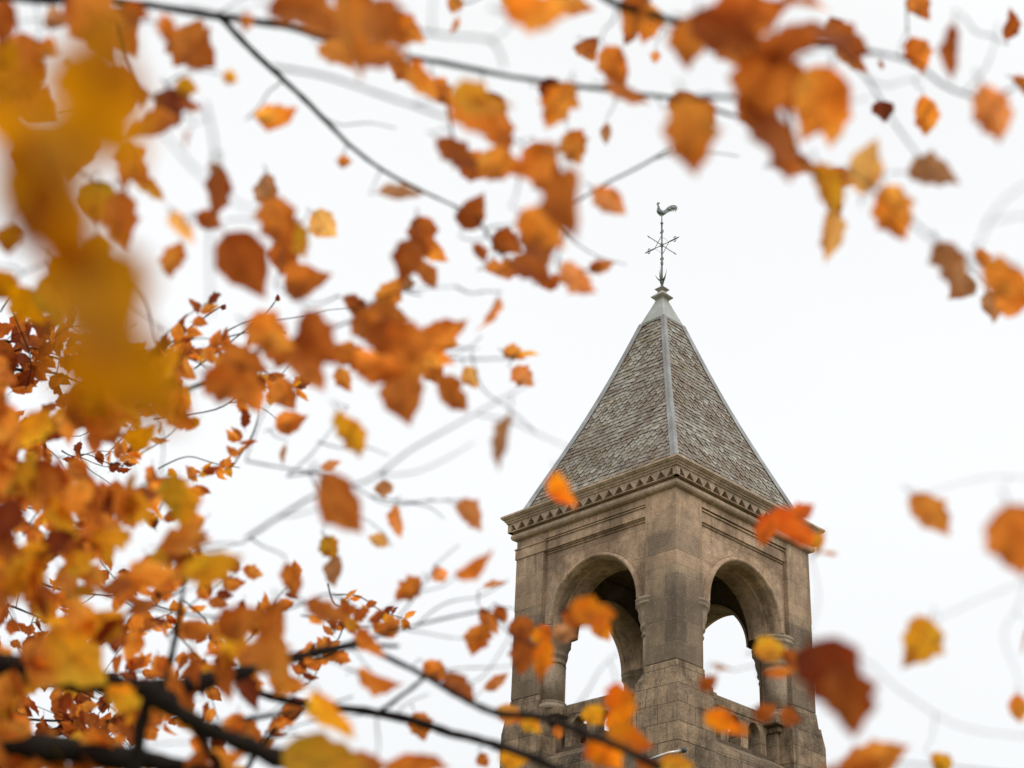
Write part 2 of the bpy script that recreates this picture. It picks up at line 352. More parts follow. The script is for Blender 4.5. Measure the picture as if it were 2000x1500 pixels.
for k in range(4):
    F = face(k)
    w = MB(); archwall(w, 0, RI, ZS, 10.19, -1.283, 1.283, 11.69, .10, .60)
    for sg in (-1, 1):
        x0, x1 = sorted((sg*1.17, sg*1.283)); w.box(x0, x1, .16, .60, 8.62, 10.189)
    arch = w.map(F).build("arch", M_smooth, tower)
    w = MB()
    w.box(-1.279, 1.279, .045, .55, 11.695, 11.93)                # sunk band over the panel
    w.box(-1.279, 1.279, .075, .5, 11.655, 11.70)
    w.box(-1.279, 1.279, .02, .5, 11.895, 11.93)
    w.box(-1.279, 1.279, .004, .45, 11.955, 12.12)               # frieze
    if k == 0:
        w.box(1.20, 2.022, -.022, .12, 11.70, 11.93); w.box(1.20, 2.035, -.038, .1, 11.895, 11.925); w.box(-1.279, 1.2, .012, .3, 11.72, 11.93); w.box(-1.279, 1.2, -.012, .3, 11.897, 11.925)
    w.map(F).build("frieze", M_smooth, tower, bevel=.006)
    w = MB()
    revolve(w, [(1.165,.099),(1.165,.08),(1.148,.078),(1.143,.097),(1.135,.05),(1.115,.012),(1.088,-.002),(1.062,.01),(1.044,.045),(1.037,.08),(1.03,.085),(1.028,.16)], ZS)
    w.map(F).build("archivolt", M_smooth, arch, smooth=True)
    w = MB(); revolve(w, [(1.036,.33),(1.015,.35),(1.01,.375),(1.015,.40),(1.0,.42),(1.0,.60),(1.0,.74),(1.02,.76),(1.06,.76)], ZS)
    w.map(F).build("soffit_rib", M_smooth, arch, smooth=True)
    # inner wall above the spring, closing the belfry corners
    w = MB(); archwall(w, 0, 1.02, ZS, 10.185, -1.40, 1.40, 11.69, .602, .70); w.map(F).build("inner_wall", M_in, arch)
    for sg in (-1, 1):
        w = MB(); c = (sg*1.245, .32, 0)
        w.lathe([(.265, 8.79), (.262, 9.2), (.258, 9.50)], c, 28)
        w.v = [(c[0]+(a-c[0])*.83, c[1]+(b_-c[1])*.83, z_) for a, b_, z_ in w.v]
        colm = w.map(F).build("column", M_col, tower, smooth=True)
        w = MB(); w.lathe([(.262,9.50),(.285,9.51),(.295,9.535),(.285,9.56),(.268,9.575),(.275,9.62),(.31,9.645),(.325,9.68),(.31,9.71),(.315,9.76),(.345,9.83),(.36,9.90),(.355,9.95),(.375,10.0),(.395,10.04),(.42,10.06),(.42,10.10),(.395,10.115),(.425,10.14),(.43,10.185),(.37,10.188)], c, 28)
        w.v = [(c[0]+(a-c[0])*.83, c[1]+(b_-c[1])*.83, z_) for a, b_, z_ in w.v]
        w.map(F).build("capital", M_col, colm, smooth=True)
        w = MB(); w.lathe([(.33,8.60),(.37,8.62),(.385,8.665),(.36,8.71),(.31,8.735),(.30,8.755),(.315,8.77),(.30,8.79),(.264,8.80)], c, 28)
        w.v = [(c[0]+(a-c[0])*.83, c[1]+(b_-c[1])*.83, z_) for a, b_, z_ in w.v]
        w.map(F).build("base", M_col, colm, smooth=True)
        w = MB()
        x0, x1 = sorted((sg*.84, sg*1.34)); w.box(x0, x1, .06, .74, 8.47, 8.598)
        x0, x1 = sorted((sg*.98, sg*1.30)); w.box(x0, x1, .12, .66, 8.36, 8.472)
        x0, x1 = sorted((sg*1.04, sg*1.20)); w.box(x0, x1, .20, .62, 7.60, 8.362)
        w.map(F).build("pedestal", M_low, colm, bevel=.025)
    par = None
    w = MB()
    for c0 in (-.57, 0, .57, -1.02, 1.02):
        archwall(w, c0, .18 if abs(c0) < 1 else .10, 8.27, 7.62, c0-(.285 if abs(c0) < 1 else .165), c0+(.285 if abs(c0) < 1 else .165), 8.52, .36, .60, n=12)
    w.box(-1.18, 1.18, .345, .615, 8.518, 8.70)
    par = w.map(F).build("parapet", M_low, tower)
    w = MB()
    w.add([(-1.12,.36,7.875),(1.12,.36,7.875),(1.12,-.04,7.63),(-1.12,-.04,7.63),(-1.12,-.04,7.57),(1.12,-.04,7.57),(-1.12,.36,7.57),(1.12,.36,7.57)],
          [(0,1,2,3),(3,2,5,4),(0,3,4,6),(1,7,5,2),(6,4,5,7)])
    w.map(F).build("sill", M_low, par)

# cornice
b = MB()
b.ring([(1.9,12.088),(2.0,12.09),(2.035,12.095),(2.075,12.115),(2.095,12.15),(2.095,12.19),(2.075,12.225),(2.05,12.24),(2.045,12.255),(2.046,12.26),(2.046,12.438),
        (2.155,12.44),(2.165,12.455),(2.165,12.475),(2.185,12.482),(2.195,12.51),(2.225,12.53),(2.235,12.55),(2.25,12.555),(2.25,12.595),(2.15,12.625),(1.85,12.66)])
corn = b.map(zsh).build("cornice", M_cornice, tower)
for k in range(4):                       # band pierced by rows of small triangles
    w = MB(); nt_ = 17; L0 = 2.14; wd = 2*L0/nt_
    w.box(-L0, L0, -.14, -.045, 12.412, 12.439); w.box(-L0, L0, -.14, -.045, 12.258, 12.272)
    for i in range(nt_+1):
        c0 = -L0 + i*wd; h = wd*.5
        l = max(-L0, c0-h*1.0); r = min(L0, c0+h*1.0)
        tri = [(l,12.403),(r,12.403),(min(L0,c0+.028),12.284),(max(-L0,c0-.028),12.284)]
        # solid between two openings: wide at the foot, narrow at the head
        tri = [(max(-L0,c0-.012),12.413),(min(L0,c0+.012),12.413),(min(L0,c0+h*.93),12.271),(max(-L0,c0-h*.93),12.271)]
        tri = [(a, 12.413-(z-12.271)) for a, z in tri]
        fr = [(a,-.138,z) for a, z in tri]; bk = [(a,-.045,z) for a, z in tri]
        w.add(fr+bk, [(0,3,2,1),(4,5,6,7),(0,1,5,4),(1,2,6,5),(2,3,7,6),(3,0,4,7)])
    w.map(face(k)).build("triangle_band", M_cornice, corn)

# roof
Z0, Z1, AR = 12.64, 17.66, 1.94
def prof(t):
    a = AR*(1-t) + .105*t; a -= .085*sin(pi*t)**1.2*(1 if t < 1 else 0)
    return a, Z0 + (Z1-Z0)*t
core = MB(); core.ring([(prof(i/16)[0]-.03, prof(i/16)[1]) for i in range(17)])
roof = core.map(zsh).build("roof", M_slate, tower)
me = roof.data; at = me.color_attributes.new("tint", 'FLOAT_COLOR', 'POINT')
for d_ in at.data: d_.color = (.06, .05, .045, 1)
NR = 50; SW = .14
rnd = random.Random(5)
for k in range(4):
    w = MB()
    for r in range(NR):
        t0 = r/NR; t1 = min(1, (r+1.7)/NR)
        if t0 > .895: break
        a0, z0 = prof(t0); a1, z1 = prof(t1)
        a0 += .0; pointed = (5 <= r <= 10) or (19 <= r <= 24) or (33 <= r <= 37)
        off = (r % 2)*.5*SW; nmax = int(a0/SW)+2
        for i in range(-nmax, nmax+1):
            s0 = i*SW + off; s1 = s0 + SW*.91
            s0 += rnd.uniform(-.006, .006); s1 += rnd.uniform(-.006, .006)
            if s1 < -a0+.01 or s0 > a0-.01: continue
            cl = lambda s, a: max(-a+.0, min(a-.0, s))
            lift = .024 + rnd.uniform(-.006, .010); drop = rnd.uniform(-.006, .006)
            if rnd.random() < .03: drop -= .03; lift += .01
            base = rnd.choice([(.26,.23,.185),(.24,.21,.17),(.285,.265,.22),(.18,.145,.11),(.21,.17,.13),(.15,.11,.08),(.26,.24,.20),(.32,.305,.26)])
            q_ = rnd.uniform(.8, 1.18); colr = tuple(x*q_ for x in base)
            za = z0 + drop; zz1 = z1
            if pointed:
                mid = (s0+s1)/2; bot = [(s0, za+.042), (s0+SW*.22, za+.008), (mid, za-.012), (s1-SW*.22, za+.008), (s1, za+.042)]
            else:
                sk = rnd.uniform(-.008, .008); bot = [(s0, za+sk), (s1, za-sk)]
            def pt(s, z, dd):
                tt = (z-Z0)/(Z1-Z0); aa = prof(max(0, min(1, tt)))[0]
                s = max(-aa, min(aa, s)); return (s, 2-aa-dd, z)
            front = [pt(s, z, lift) for s, z in bot] + [pt(s1, zz1, .002), pt(s0, zz1, .002)]
            back = [pt(s, z, lift-.022) for s, z in bot]
            nb = len(bot); vs2 = front + back
            fs = [tuple(range(nb+2))] + [(i2+1, i2, nb+2+i2, nb+2+i2+1) for i2 in range(nb-1)]
            fs += [(0, nb+1, nb+2), (nb-1, 2*nb+1, nb)]
            w.add(vs2, fs, colr)
    w.map(face(k)).build("slate_course", M_slate, roof)
# lead hips and cap
for sx, sy in ((-1,-1), (-1,1), (1,-1), (1,1)):
    w = MB(); pts = []
    for i in range(25):
        a, z = prof(i/24*.885); a += .012; pts.append((a, z+.03))
    v = []; f = []
    for i, (a, z) in enumerate(pts):
        wv = .065 - .02*i/24 + .006*sin(i*1.9); ra = a + .022
        loc = [(a-wv-.03, a+.012), (a-.035, a+.016), (ra+.012, ra+.012), (a+.016, a-.035), (a+.012, a-wv-.03)]
        for p_, q_ in loc: v.append((sx*p_, sy*q_, z))
    for i in range(24):
        for j in range(4): f.append((i*5+j, i*5+j+1, (i+1)*5+j+1, (i+1)*5+j))
    w.add(v, f); hp = w.map(zsh).build("lead_hip", M_lead, roof)
    so = hp.modifiers.new("thick", 'SOLIDIFY'); so.thickness = .012; so.offset = 0
w = MB(); A = [prof(.885), prof(.93), prof(.97), prof(1)]
w.ring([(A[0][0]+.03, A[0][1]-.01), (A[0][0]+.035, A[0][1]+.03), (A[1][0]+.032, A[1][1]), (A[2][0]+.02, A[2][1]), (.105, 17.70)])
w.map(zsh).build("lead_cap", M_leadcap, roof, bevel=.02)
w = MB(); w.ring([(.0, 17.69), (.10, 17.70), (.115, 17.735), (.155, 17.77), (.17, 17.79), (.165, 17.81), (.10, 17.88), (.072, 17.90), (.066, 17.935), (.085, 17.96), (.112, 17.985), (.112, 18.0), (.04, 18.06), (.03, 18.075), (.0, 18.08)])
w.map(zsh).build("finial", M_finial, tower)

# ------------------------------------------------------------------ weather vane
vane = empty("weather_vane", (T[0], T[1], 18.06+ZO), "green-grey iron weather vane with a rooster, standing on the roof tip", "weather vane", TH)
vz = lambda v: (v[0], v[1], v[2]-18.06)
w = MB(); w.lathe([(.035,18.05),(.028,18.14),(.045,18.165),(.05,18.19),(.03,18.21),(.04,18.24),(.03,18.27),(.021,18.32),(.018,18.6),(.03,18.63),(.032,18.68),(.018,18.72),(.018,19.06),(.034,19.09),(.034,19.15),(.018,19.18),(.017,19.66),(.032,19.675),(.032,19.70),(.014,19.72),(.010,19.88)], (0,0,0), 12)
w.map(vz).build("pole", M_iron, vane, smooth=True)
def scroll(mb, o_, ax, up, r=.05, rr=.009):
    pts = []
    for i in range(13):
        a = -pi/2 + i/12*1.6*pi; q = r*(1-.03*i); pts.append(Vector(o_) + Vector(ax)*(q*cos(a)) + Vector((0,0,1))*up*(r+q*sin(a)))
    mb.tube(pts, rr, 6)
for ai, (ax, ay) in enumerate(((1,0),(0,1),(-1,0),(0,-1))):
    w = MB(); d = Vector((ax, ay, 0)); z = 19.12
    w.tube([d*.02+Vector((0,0,z)), d*.30+Vector((0,0,z)), d*.42+Vector((0,0,z))], .0095, 6)
    if ay: w.tube([d*.22+Vector((0,0,z)), d*.40+Vector((0,0,z))], .016, 6)
    pe = d*.42+Vector((0,0,z)); nn = Vector((-ay, ax, 0))
    w.add([pe-nn*.008-d*.0, pe+nn*.008, pe+Vector((0,0,.026)), pe-Vector((0,0,.026)), d*.50+Vector((0,0,z))], [(0,2,4),(2,1,4),(1,3,4),(3,0,4),(0,3,1,2)])
    if ay:
        scroll(w, d*.36+Vector((0,0,z)), d, 1, .035); scroll(w, d*.36+Vector((0,0,z)), d, -1, .035)
        w.tube([d*.2+Vector((0,0,z)), Vector((0,0,z+.26 if ay > 0 else z-.26))], .007, 5)
        w.tube([d*.2+Vector((0,0,z)), Vector((0,0,z-.22 if ay > 0 else z+.22))], .003, 5)
    w.map(vz).build("arm", M_iron, vane)
for zc, sg in ((19.43, 1), (18.80, -1)):
    for ay in (-1, 1):
        w = MB(); scroll(w, (0, ay*.01, zc), (0, ay, 0), sg*(1 if ay < 0 else .7), .04, .009); w.map(vz).build("scroll", M_iron, vane)
for q in range(6):
    a = q*pi/3+.3; r1, h1 = ((.07, .24) if q % 2 else (.11, .13)); w = MB(); pts = []; rad = []
    for i in range(7):
        tt = i/6; rr = .03 + r1*tt**.8; pts.append((rr*cos(a), rr*sin(a), 18.22 + h1*tt**1.6 + (.06 if q % 2 else 0)*tt)); rad.append(.017*(1-tt)+.003)
    w.tube(pts, rad, 6); w.map(vz).build("leaf_scroll", M_iron, vane, smooth=True)
# rooster: outline in its own plane, thick in the middle
RO_ = [(545,325),(520,312),(498,290),(482,268),(484,240),(492,212),(494,190),(490,175),(481,163),(488,155),(484,143),(492,147),(495,133),(503,143),(512,130),(516,143),(526,140),(520,155),(508,166),(512,180),(520,200),(528,222),(545,240),(568,246),(590,232),(612,205),(640,182),(672,168),(705,163),(730,172),(744,192),(743,215),(735,225),(728,245),(720,268),(722,240),(714,230),(700,238),(686,268),(692,236),(676,240),(660,262),(664,244),(645,254),(622,268),(595,290),(570,308),(552,322)]
rt = Vector((cos(-TH), sin(-TH), 0))      # roughly across the camera's view
w = MB(); cx_, cy_ = 548, 325
P2 = [((x-cx_)/6/96, (cy_-y)/6/96/.885) for x, y in RO_]
nn = Vector((-rt.y, rt.x, 0)); Zr = 19.865
top = [rt*a + Vector((0,0,Zr+b_)) + nn*.006 for a, b_ in P2]; bot = [rt*a + Vector((0,0,Zr+b_)) - nn*.006 for a, b_ in P2]
npnt = len(P2); w.add(top+bot, [tuple(range(npnt)), tuple(range(2*npnt-1, npnt-1, -1))] + [(i, (i+1)%npnt, npnt+(i+1)%npnt, npnt+i) for i in range(npnt)])
w.map(vz); rooster = w.build("rooster", M_cock, vane)
w = MB()                                   # rounded breast and tail swelling on the plate
for (px_, py_, rx, rz_, dep) in ((520,262,26,34,.035),(560,275,34,26,.035),(690,198,34,22,.022),(640,222,28,20,.022)):
    c_ = rt*((px_-cx_)/576) + Vector((0,0,Zr+(cy_-py_)/576/.885)); v = []; f = []
    for i in range(7):
        for j in range(12):
            u_ = pi*i/6; q_ = 2*pi*j/12
            v.append(c_ + rt*(rx/576*sin(u_)*cos(q_)) + Vector((0,0,1))*(rz_/510*sin(u_)*sin(q_)) + nn*(dep*cos(u_)))
    for i in range(6):
        for j in range(12): f.append((i*12+j, i*12+(j+1)%12, (i+1)*12+(j+1)%12, (i+1)*12+j))
    w.add(v, f)
w.map(vz).build("body", M_cock, rooster, smooth=True)

# ------------------------------------------------------------------ pipe and lamp fixed low on the tower
pr = empty("metal_pipe", (T[0], T[1], 0), "thin grey metal pipe jutting from the tower wall under the near corner", "pipe", TH)
w = MB(); w.tube([(-2.60,-1.75,7.02+ZO),(-2.39,-2.12,7.16+ZO),(-2.15,-2.25,7.24+ZO)], .028, 10); w.build("pipe_tube", M_pipe, pr, smooth=True)
w = MB(); w.tube([(-2.18,-2.235,7.232+ZO),(-2.12,-2.265,7.25+ZO)], .045, 10); w.tube([(-2.14,-2.24,7.24+ZO),(-2.06,-2.06,7.24+ZO)], .02, 8); w.build("end_cap", simple("black_metal", (.03,.03,.03), .5), pr, smooth=True)

# ------------------------------------------------------------------ trees
def P(px, py, d):        # photo pixel at a real distance along the view -> world point
    return CAM + FW*d + R2*((px-1000)/F_PX*d) - U2*((py-750)/F_PX*d)
C = {  # leaf tints (base, second tone)
 'o': ((1.0,.42,.07), (.80,.22,.02)), 'b': ((.86,.30,.05), (.50,.12,.015)), 'r': ((.58,.17,.03), (.33,.07,.012)),
 'd': ((.30,.055,.014), (.17,.028,.009)), 'y': ((1.0,.52,.035), (.80,.28,.015)), 'v': ((.62,.36,.02), (.84,.33,.02)),
 'g': ((.70,.30,.001), (.58,.235,.001)), 'p': ((1.0,.56,.18), (.95,.42,.10)), 's': ((1.0,.42,.15), (.80,.26,.06)),
 'n': ((.98,.24,.03), (.70,.10,.012)), 'k': ((.62,.32,.15), (.45,.19,.07)), 'f': ((1.0,.36,.012), (.88,.16,.01))}
def leaf_geo(rnd, col, wr, fold, bend, sweep, stalk=.25):
    """leaf of length 1 from base (0) to tip (1) along x, width along y; returns verts, faces, colours"""
    nx, ny = 16, 6; v = []; f = []; c = []
    ph = rnd.uniform(0, 6); am = rnd.uniform(.03, .10); tb = rnd.uniform(.3, .9); sb = rnd.choice((-1, 1, 0)); bd = rnd.uniform(.1, .4); tw = rnd.uniform(-.5, .5); s0 = rnd.uniform(.75, 1.0)
    a, b_ = C[col]; gx = rnd.uniform(-1, 1); gy = rnd.uniform(-1, 1); br_ = rnd.uniform(.85, 1.15)
    cup = rnd.uniform(-.25, .25); asym = rnd.uniform(.85, 1.15)
    for i in range(nx+1):
        t_ = i/nx; w_ = sin(pi*min(1, t_**s0))**(.75 if t_ < .45 else 1.15) if 0 < t_ < 1 else .0
        w_ *= (1 - .25*t_); w_ = w_*wr*.5*1.12
        for j in range(ny+1):
            u = (j/ny-.5)*2; e = 1 + am*sin(t_*23+ph+u*2)*abs(u)*1.6 + am*sin(t_*41+ph)*abs(u)*.6 + am*.8*noise.noise(Vector((t_*6+ph, u*2, 3)))
            if u*sb > 0: e *= 1 - bd*math.exp(-((t_-tb)/.09)**2)
            y = w_*u*e*(asym if u > 0 else 1); z = abs(y)*fold + cup*y*y*2 + .02*sin(t_*14+ph)*abs(u)
            yy = y*cos(tw*(t_-.5)) - z*sin(tw*(t_-.5)); zz = y*sin(tw*(t_-.5)) + z*cos(tw*(t_-.5))
            ang = bend*(t_-.3); x = t_
            yy += sweep*sin(pi*t_)
            v.append((x*cos(ang*.5), yy, zz + x*sin(ang*.5)*.6))
            k_ = max(0, min(1, .5 + .6*gx*(t_-.5)*2 + .55*gy*u + .6*noise.noise(Vector((t_*3+ph, u*1.5, 1)))))
            ed = 1 - .25*max(0, abs(u)-.6)
            c.append(tuple(min(1, (a[q]*k_ + b_[q]*(1-k_))*br_*ed) for q in range(3)) + (t_, u))
    for i in range(nx):
        for j in range(ny): f.append((i*(ny+1)+j, (i+1)*(ny+1)+j, (i+1)*(ny+1)+j+1, i*(ny+1)+j+1))
    # stalk
    b0 = len(v); r_ = .012
    for i in range(4):
        x = .05 - stalk*i/3; 
        for q in range(3): v.append((x, r_*cos(2.09*q) - .15*stalk*(i/3)**2, r_*sin(2.09*q))); c.append((.16,.07,.03,0,0))
    for i in range(3):
        for q in range(3): f.append((b0+i*3+q, b0+i*3+(q+1)%3, b0+(i+1)*3+(q+1)%3, b0+(i+1)*3+q))
    return v, f, c
def leaf_at(rnd, x, y, ln, wd, ang, col, d):
    """place by picture position and real distance; returns world verts, faces, cols, centre"""
    ar = wd/ln; nat = .64
    L = ln*LS/F_PX*d; roll = 0; wr = nat
    if ar < nat: 
        roll = math.acos(max(.12, min(1, ar/nat)))*.9*rnd.choice((-1, 1)); sweep = rnd.uniform(-.1, .1)
        if ar < .4: wr = nat*.8; roll = math.acos(max(.2, min(1, ar/wr)))*rnd.choice((-1, 1))
    else: wr = min(ar, .85); sweep = rnd.uniform(-.05, .05)
    tilt = rnd.uniform(-.45, .45)
    v, f, c = leaf_geo(rnd, col, wr, rnd.uniform(.1, .45), rnd.uniform(-.9, .9), sweep)
    a = radians(ang); ex = (R2*cos(a) - U2*sin(a)); ey0 = (R2*sin(a) + U2*cos(a)); ez0 = -FW
    ex2 = ex*cos(tilt) + ez0*sin(tilt); ez1 = ez0*cos(tilt) - ex*sin(tilt)
    ey = ey0*cos(roll) + ez1*sin(roll); ez = ez1*cos(roll) - ey0*sin(roll); Ls = L/cos(tilt)*1.03
    cen = P(x, y, d)
    W_ = [cen + (ex2*(p_[0]-.5) + ey*p_[1] + ez*p_[2])*Ls for p_ in v]
    return W_, f, c, cen
def limb(pts, d, w0, w1, jit=.0, seg=5, rnd=random):
    """smooth tapering branch through picture points; w in pixels"""
    pp = []; n_ = len(pts)
    dd = d if isinstance(d, (list, tuple)) else [d]*n_
    for i in range(n_-1):
        p0, p1, p2, p3 = pts[max(0,i-1)], pts[i], pts[i+1], pts[min(n_-1,i+2)]
        for q in range(seg):
            t_ = q/seg; h = [(-t_+2*t_*t_-t_**3)/2, (2-5*t_*t_+3*t_**3)/2, (t_+4*t_*t_-3*t_**3)/2, (-t_*t_+t_**3)/2]
            pp.append((sum(h[a]*P_[0] for a, P_ in enumerate((p0,p1,p2,p3))), sum(h[a]*P_[1] for a, P_ in enumerate((p0,p1,p2,p3))), dd[i]*(1-t_)+dd[i+1]*t_))
    pp.append((pts[-1][0], pts[-1][1], dd[-1])); m_ = len(pp)
    P3 = []; R3 = []
    for i, (x, y, z) in enumerate(pp):
        t_ = i/(m_-1); w_ = w0*(1-t_)+w1*t_; P3.append(P(x + rnd.uniform(-1,1)*jit*w_, y + rnd.uniform(-1,1)*jit*w_, z)); R3.append(w_*.5/F_PX*z*(rnd.uniform(.72, 1.3) if w0 > 20 else rnd.uniform(.88, 1.15)))
    return P3, R3

LS = 1.03
class Tree:
    def __init__(s, base, label, seed):
        s.root = empty("beech_tree", base, label, "tree"); s.b = Vector(base); s.rnd = random.Random(seed); s.leaves = []; s.extra = MB(); s.pool = []; s.ends = []; s.tw = MB()
    def part(s, mb, name, mat, kind=None, smooth=True, cen=None):
        cen = Vector(cen) if cen is not None else s.b
        o_ = mb.build(name, mat, s.root, smooth=smooth, off=cen); o_.location = cen - s.b
        if kind: o_['kind'] = kind
        return o_
    def branch(s, pts, d, w0, w1, name="branch", jit=.06):
        P3, R3 = limb(pts, d, w0, w1, jit, rnd=s.rnd)
        for p_ in P3:
            q_ = p_ - CAM; dz = q_.dot(FW)
            if dz > .3: s.pool.append((1000 + q_.dot(R2)/dz*F_PX, 750 - q_.dot(U2)/dz*F_PX, dz))
        mb = MB(); mb.tube(P3, R3, 8); s.part(mb, name, M_bark, cen=P3[0])
    def world_limb(s, pts, rad, name):
        pts = [Vector(p_) for p_ in pts]; n_ = len(pts); pp = []; rr_ = []
        for i in range(n_-1):
            p0, p1, p2, p3 = pts[max(0,i-1)], pts[i], pts[i+1], pts[min(n_-1,i+2)]
            for q in range(8):
                t_ = q/8; r_ = rad[i]*(1-t_)+rad[i+1]*t_
                v_ = p0*((-t_+2*t_*t_-t_**3)/2) + p1*((2-5*t_*t_+3*t_**3)/2) + p2*((t_+4*t_*t_-3*t_**3)/2) + p3*((-t_*t_+t_**3)/2)
                jj = 0 if (i == 0 and q == 0) else .5
                pp.append(v_ + noise.noise_vector(v_*2.3)*r_*jj); rr_.append(r_*(1 + .22*noise.noise(v_*5)))
        pp.append(pts[-1]); rr_.append(rad[-1])
        mb = MB(); mb.tube(pp, rr_, 14); s.part(mb, name, M_bark, cen=pts[0])
    def leaf(s, x, y, ln, wd, ang, col, d):
        e_ = (ln*.70); s.ends.append((x-e_*cos(radians(ang)), y-e_*sin(radians(ang)), d)); s.leaves.append((ln*wd, leaf_at(s.rnd, x, y, ln, wd, ang, col, d)))
    def stuff(s, x, y, ln, wd, ang, col, d):
        v, f, c, cen = leaf_at(s.rnd, x, y, ln, wd, ang, col, d); s.extra.add(v, f, c)
    def shoot(s, x0, y0, d0, x1, y1, d1, w, add=True):
        nx_, ny_ = -(y1-y0), x1-x0; k1 = s.rnd.uniform(-.16, .16); k2 = k1*.5 + s.rnd.uniform(-.07, .07)
        pts = [(x0, y0), (x0+(x1-x0)*.35+nx_*k1, y0+(y1-y0)*.35+ny_*k1), (x0+(x1-x0)*.7+nx_*k2, y0+(y1-y0)*.7+ny_*k2), (x1, y1)]
        P3, R3 = limb(pts, [d0, d0*.6+d1*.4, d0*.25+d1*.75, d1], w, w*.55, .15, 4, s.rnd); s.tw.tube(P3, R3, 5)
        if add:
            for i in range(1, 7): t_ = i/6; s.pool.append((x0+(x1-x0)*t_, y0+(y1-y0)*t_, d0*(1-t_)+d1*t_))
    def finish(s, free=0, wpx=3.6, box=None):
        for _ in range(free):                                   # bare side shoots, forking
            cand = [q for q in s.pool if box is None or (box[0] < q[0] < box[2] and box[1] < q[1] < box[3])]
            if not cand: break
            x, y, z = s.rnd.choice(cand); a = s.rnd.gauss(-.25, .55); L0 = s.rnd.uniform(70, 210); z1 = z*s.rnd.uniform(.95, 1.15)
            s.shoot(x, y, z, x+L0*cos(a), y+L0*sin(a), z1, wpx*.9)
        todo = sorted(s.ends, key=lambda e: min([hypot(e[0]-q[0], e[1]-q[1]) for q in s.pool] or [0]))
        for x, y, z in todo:
            best = min(s.pool, key=lambda q: hypot(x-q[0], y-q[1]) + 60*abs(q[2]-z)/z + (40 if q[1] > y+20 else 0), default=None)
            if best is None or hypot(x-best[0], y-best[1]) < 4: continue
            if z < .8: continue
            s.shoot(best[0], best[1], best[2], x, y, z, wpx*(.8 if hypot(x-best[0], y-best[1]) < 60 else 1.1))
        if s.tw.v: s.part(s.tw, "twig", M_bark, kind="stuff")
        s.leaves.sort(key=lambda q: -q[0])
        for i, (_, (v, f, c, cen)) in enumerate(s.leaves):
            if i < 100:
                mb = MB(); mb.add(v, f, c); s.part(mb, "leaf", M_leaf, cen=cen)
            else: s.extra.add(v, f, c)
        if s.extra.v: s.part(s.extra, "foliage", M_leaf, kind="stuff")
# @@TREES
# ---- golden tree close to the lens on the left
T1 = Tree((-2.3, 1.0, 0), "beech tree nearest the camera, its golden leaves a soft blur down the left edge", 1)
T1.world_limb([(-2.3,1.0,-.1),(-2.28,1.02,1.2),(-2.2,1.05,2.2),(-2.05,1.1,3.2),(-1.9,1.2,4.4)], [.17,.14,.12,.10,.06], "trunk")
T1.world_limb([(-2.2,1.05,2.2), P(-900,300,1.1), P(-300,180,.8), P(-60,190,.66)], [.028,.016,.006,.002], "bough")
T1.branch([(-80,185),(10,200),(90,260),(140,330),(160,470),(200,620),(260,760)], .54, 9, 4)
T1.branch([(-60,180),(60,140),(170,150),(215,120)], .53, 8, 4, "twig")
A = """200,225,280,165,60,g;60,250,220,120,25,g;150,300,200,120,90,g;85,380,260,160,100,g;125,460,260,150,70,g;150,540,230,120,80,g;230,570,190,90,75,g;205,650,230,130,60,g;270,735,260,150,50,g;190,730,200,110,30,g;215,95,200,60,85,g;20,180,120,80,60,g"""
for r_ in A.split(";"):
    q = r_.split(","); T1.leaf(*[float(z) for z in q[:5]], q[5], .56 + T1.rnd.uniform(-.04, .10))
B_ = """10,45,90,60,100,r;50,130,130,85,80,b;95,95,45,40,30,o;12,110,70,55,60,g;185,45,150,95,60,b;235,65,120,70,50,b;268,25,60,40,20,r;378,98,120,85,40,b;365,172,42,36,10,v;450,152,30,26,20,y;372,206,45,25,10,r;338,215,95,60,70,d;300,248,100,55,160,b;280,190,46,30,80,r;268,325,100,62,60,b;292,368,75,30,30,y;225,190,120,60,100,b;32,312,46,28,100,r;192,395,85,60,90,v;246,432,115,55,80,b;423,375,110,34,95,r;408,432,50,36,30,r;356,447,72,32,60,p;345,512,78,48,100,o;365,275,45,12,105,k;240,150,50,26,90,b;10,160,90,60,40,g;110,40,50,40,10,k;18,470,60,100,90,g;12,560,70,80,60,g;100,590,110,70,80,v;60,600,90,60,60,g;130,540,90,50,50,g;190,500,90,40,100,g;60,210,120,70,30,b;150,300,110,70,100,b;255,345,70,36,110,b;480,45,40,22,100,b;330,60,60,36,80,b;128,120,26,14,60,g;420,330,30,18,60,k"""
for r_ in B_.split(";"):
    q = r_.split(","); T1.leaf(*[float(z) for z in q[:5]], q[5], 2.3 + T1.rnd.uniform(-.3, .5))
T1.world_limb([(-1.9,1.2,4.2), P(-400,-300,2.0), P(-100,-60,2.2), P(-20,-10,2.3)], [.04,.02,.008,.004], "bough")
for pts, d, w0, w1 in (([(-30,-10),(90,5),(180,2),(230,40),(250,110),(268,150),(290,185),(320,195)],2.4,10,3),([(0,205),(40,250),(70,270),(110,300),(150,330),(195,360)],2.6,7,4),([(40,250),(48,285),(80,310)],2.6,4,2),([(110,218),(150,210),(185,190)],3.2,3,2),
    ([(195,510),(235,530),(285,585),(305,660),(335,720)],3.0,5,3),([(150,595),(210,592),(260,590)],2.8,4,3),([(185,640),(210,590),(240,550)],2.8,5,4),([(400,200),(415,260),(420,330),(410,480),(412,620)],1.7,5,3),([(320,260),(380,330),(470,400),(560,420)],1.6,4,3)):
    T1.branch(pts, d, w0, w1, "twig")
T1.finish(6)

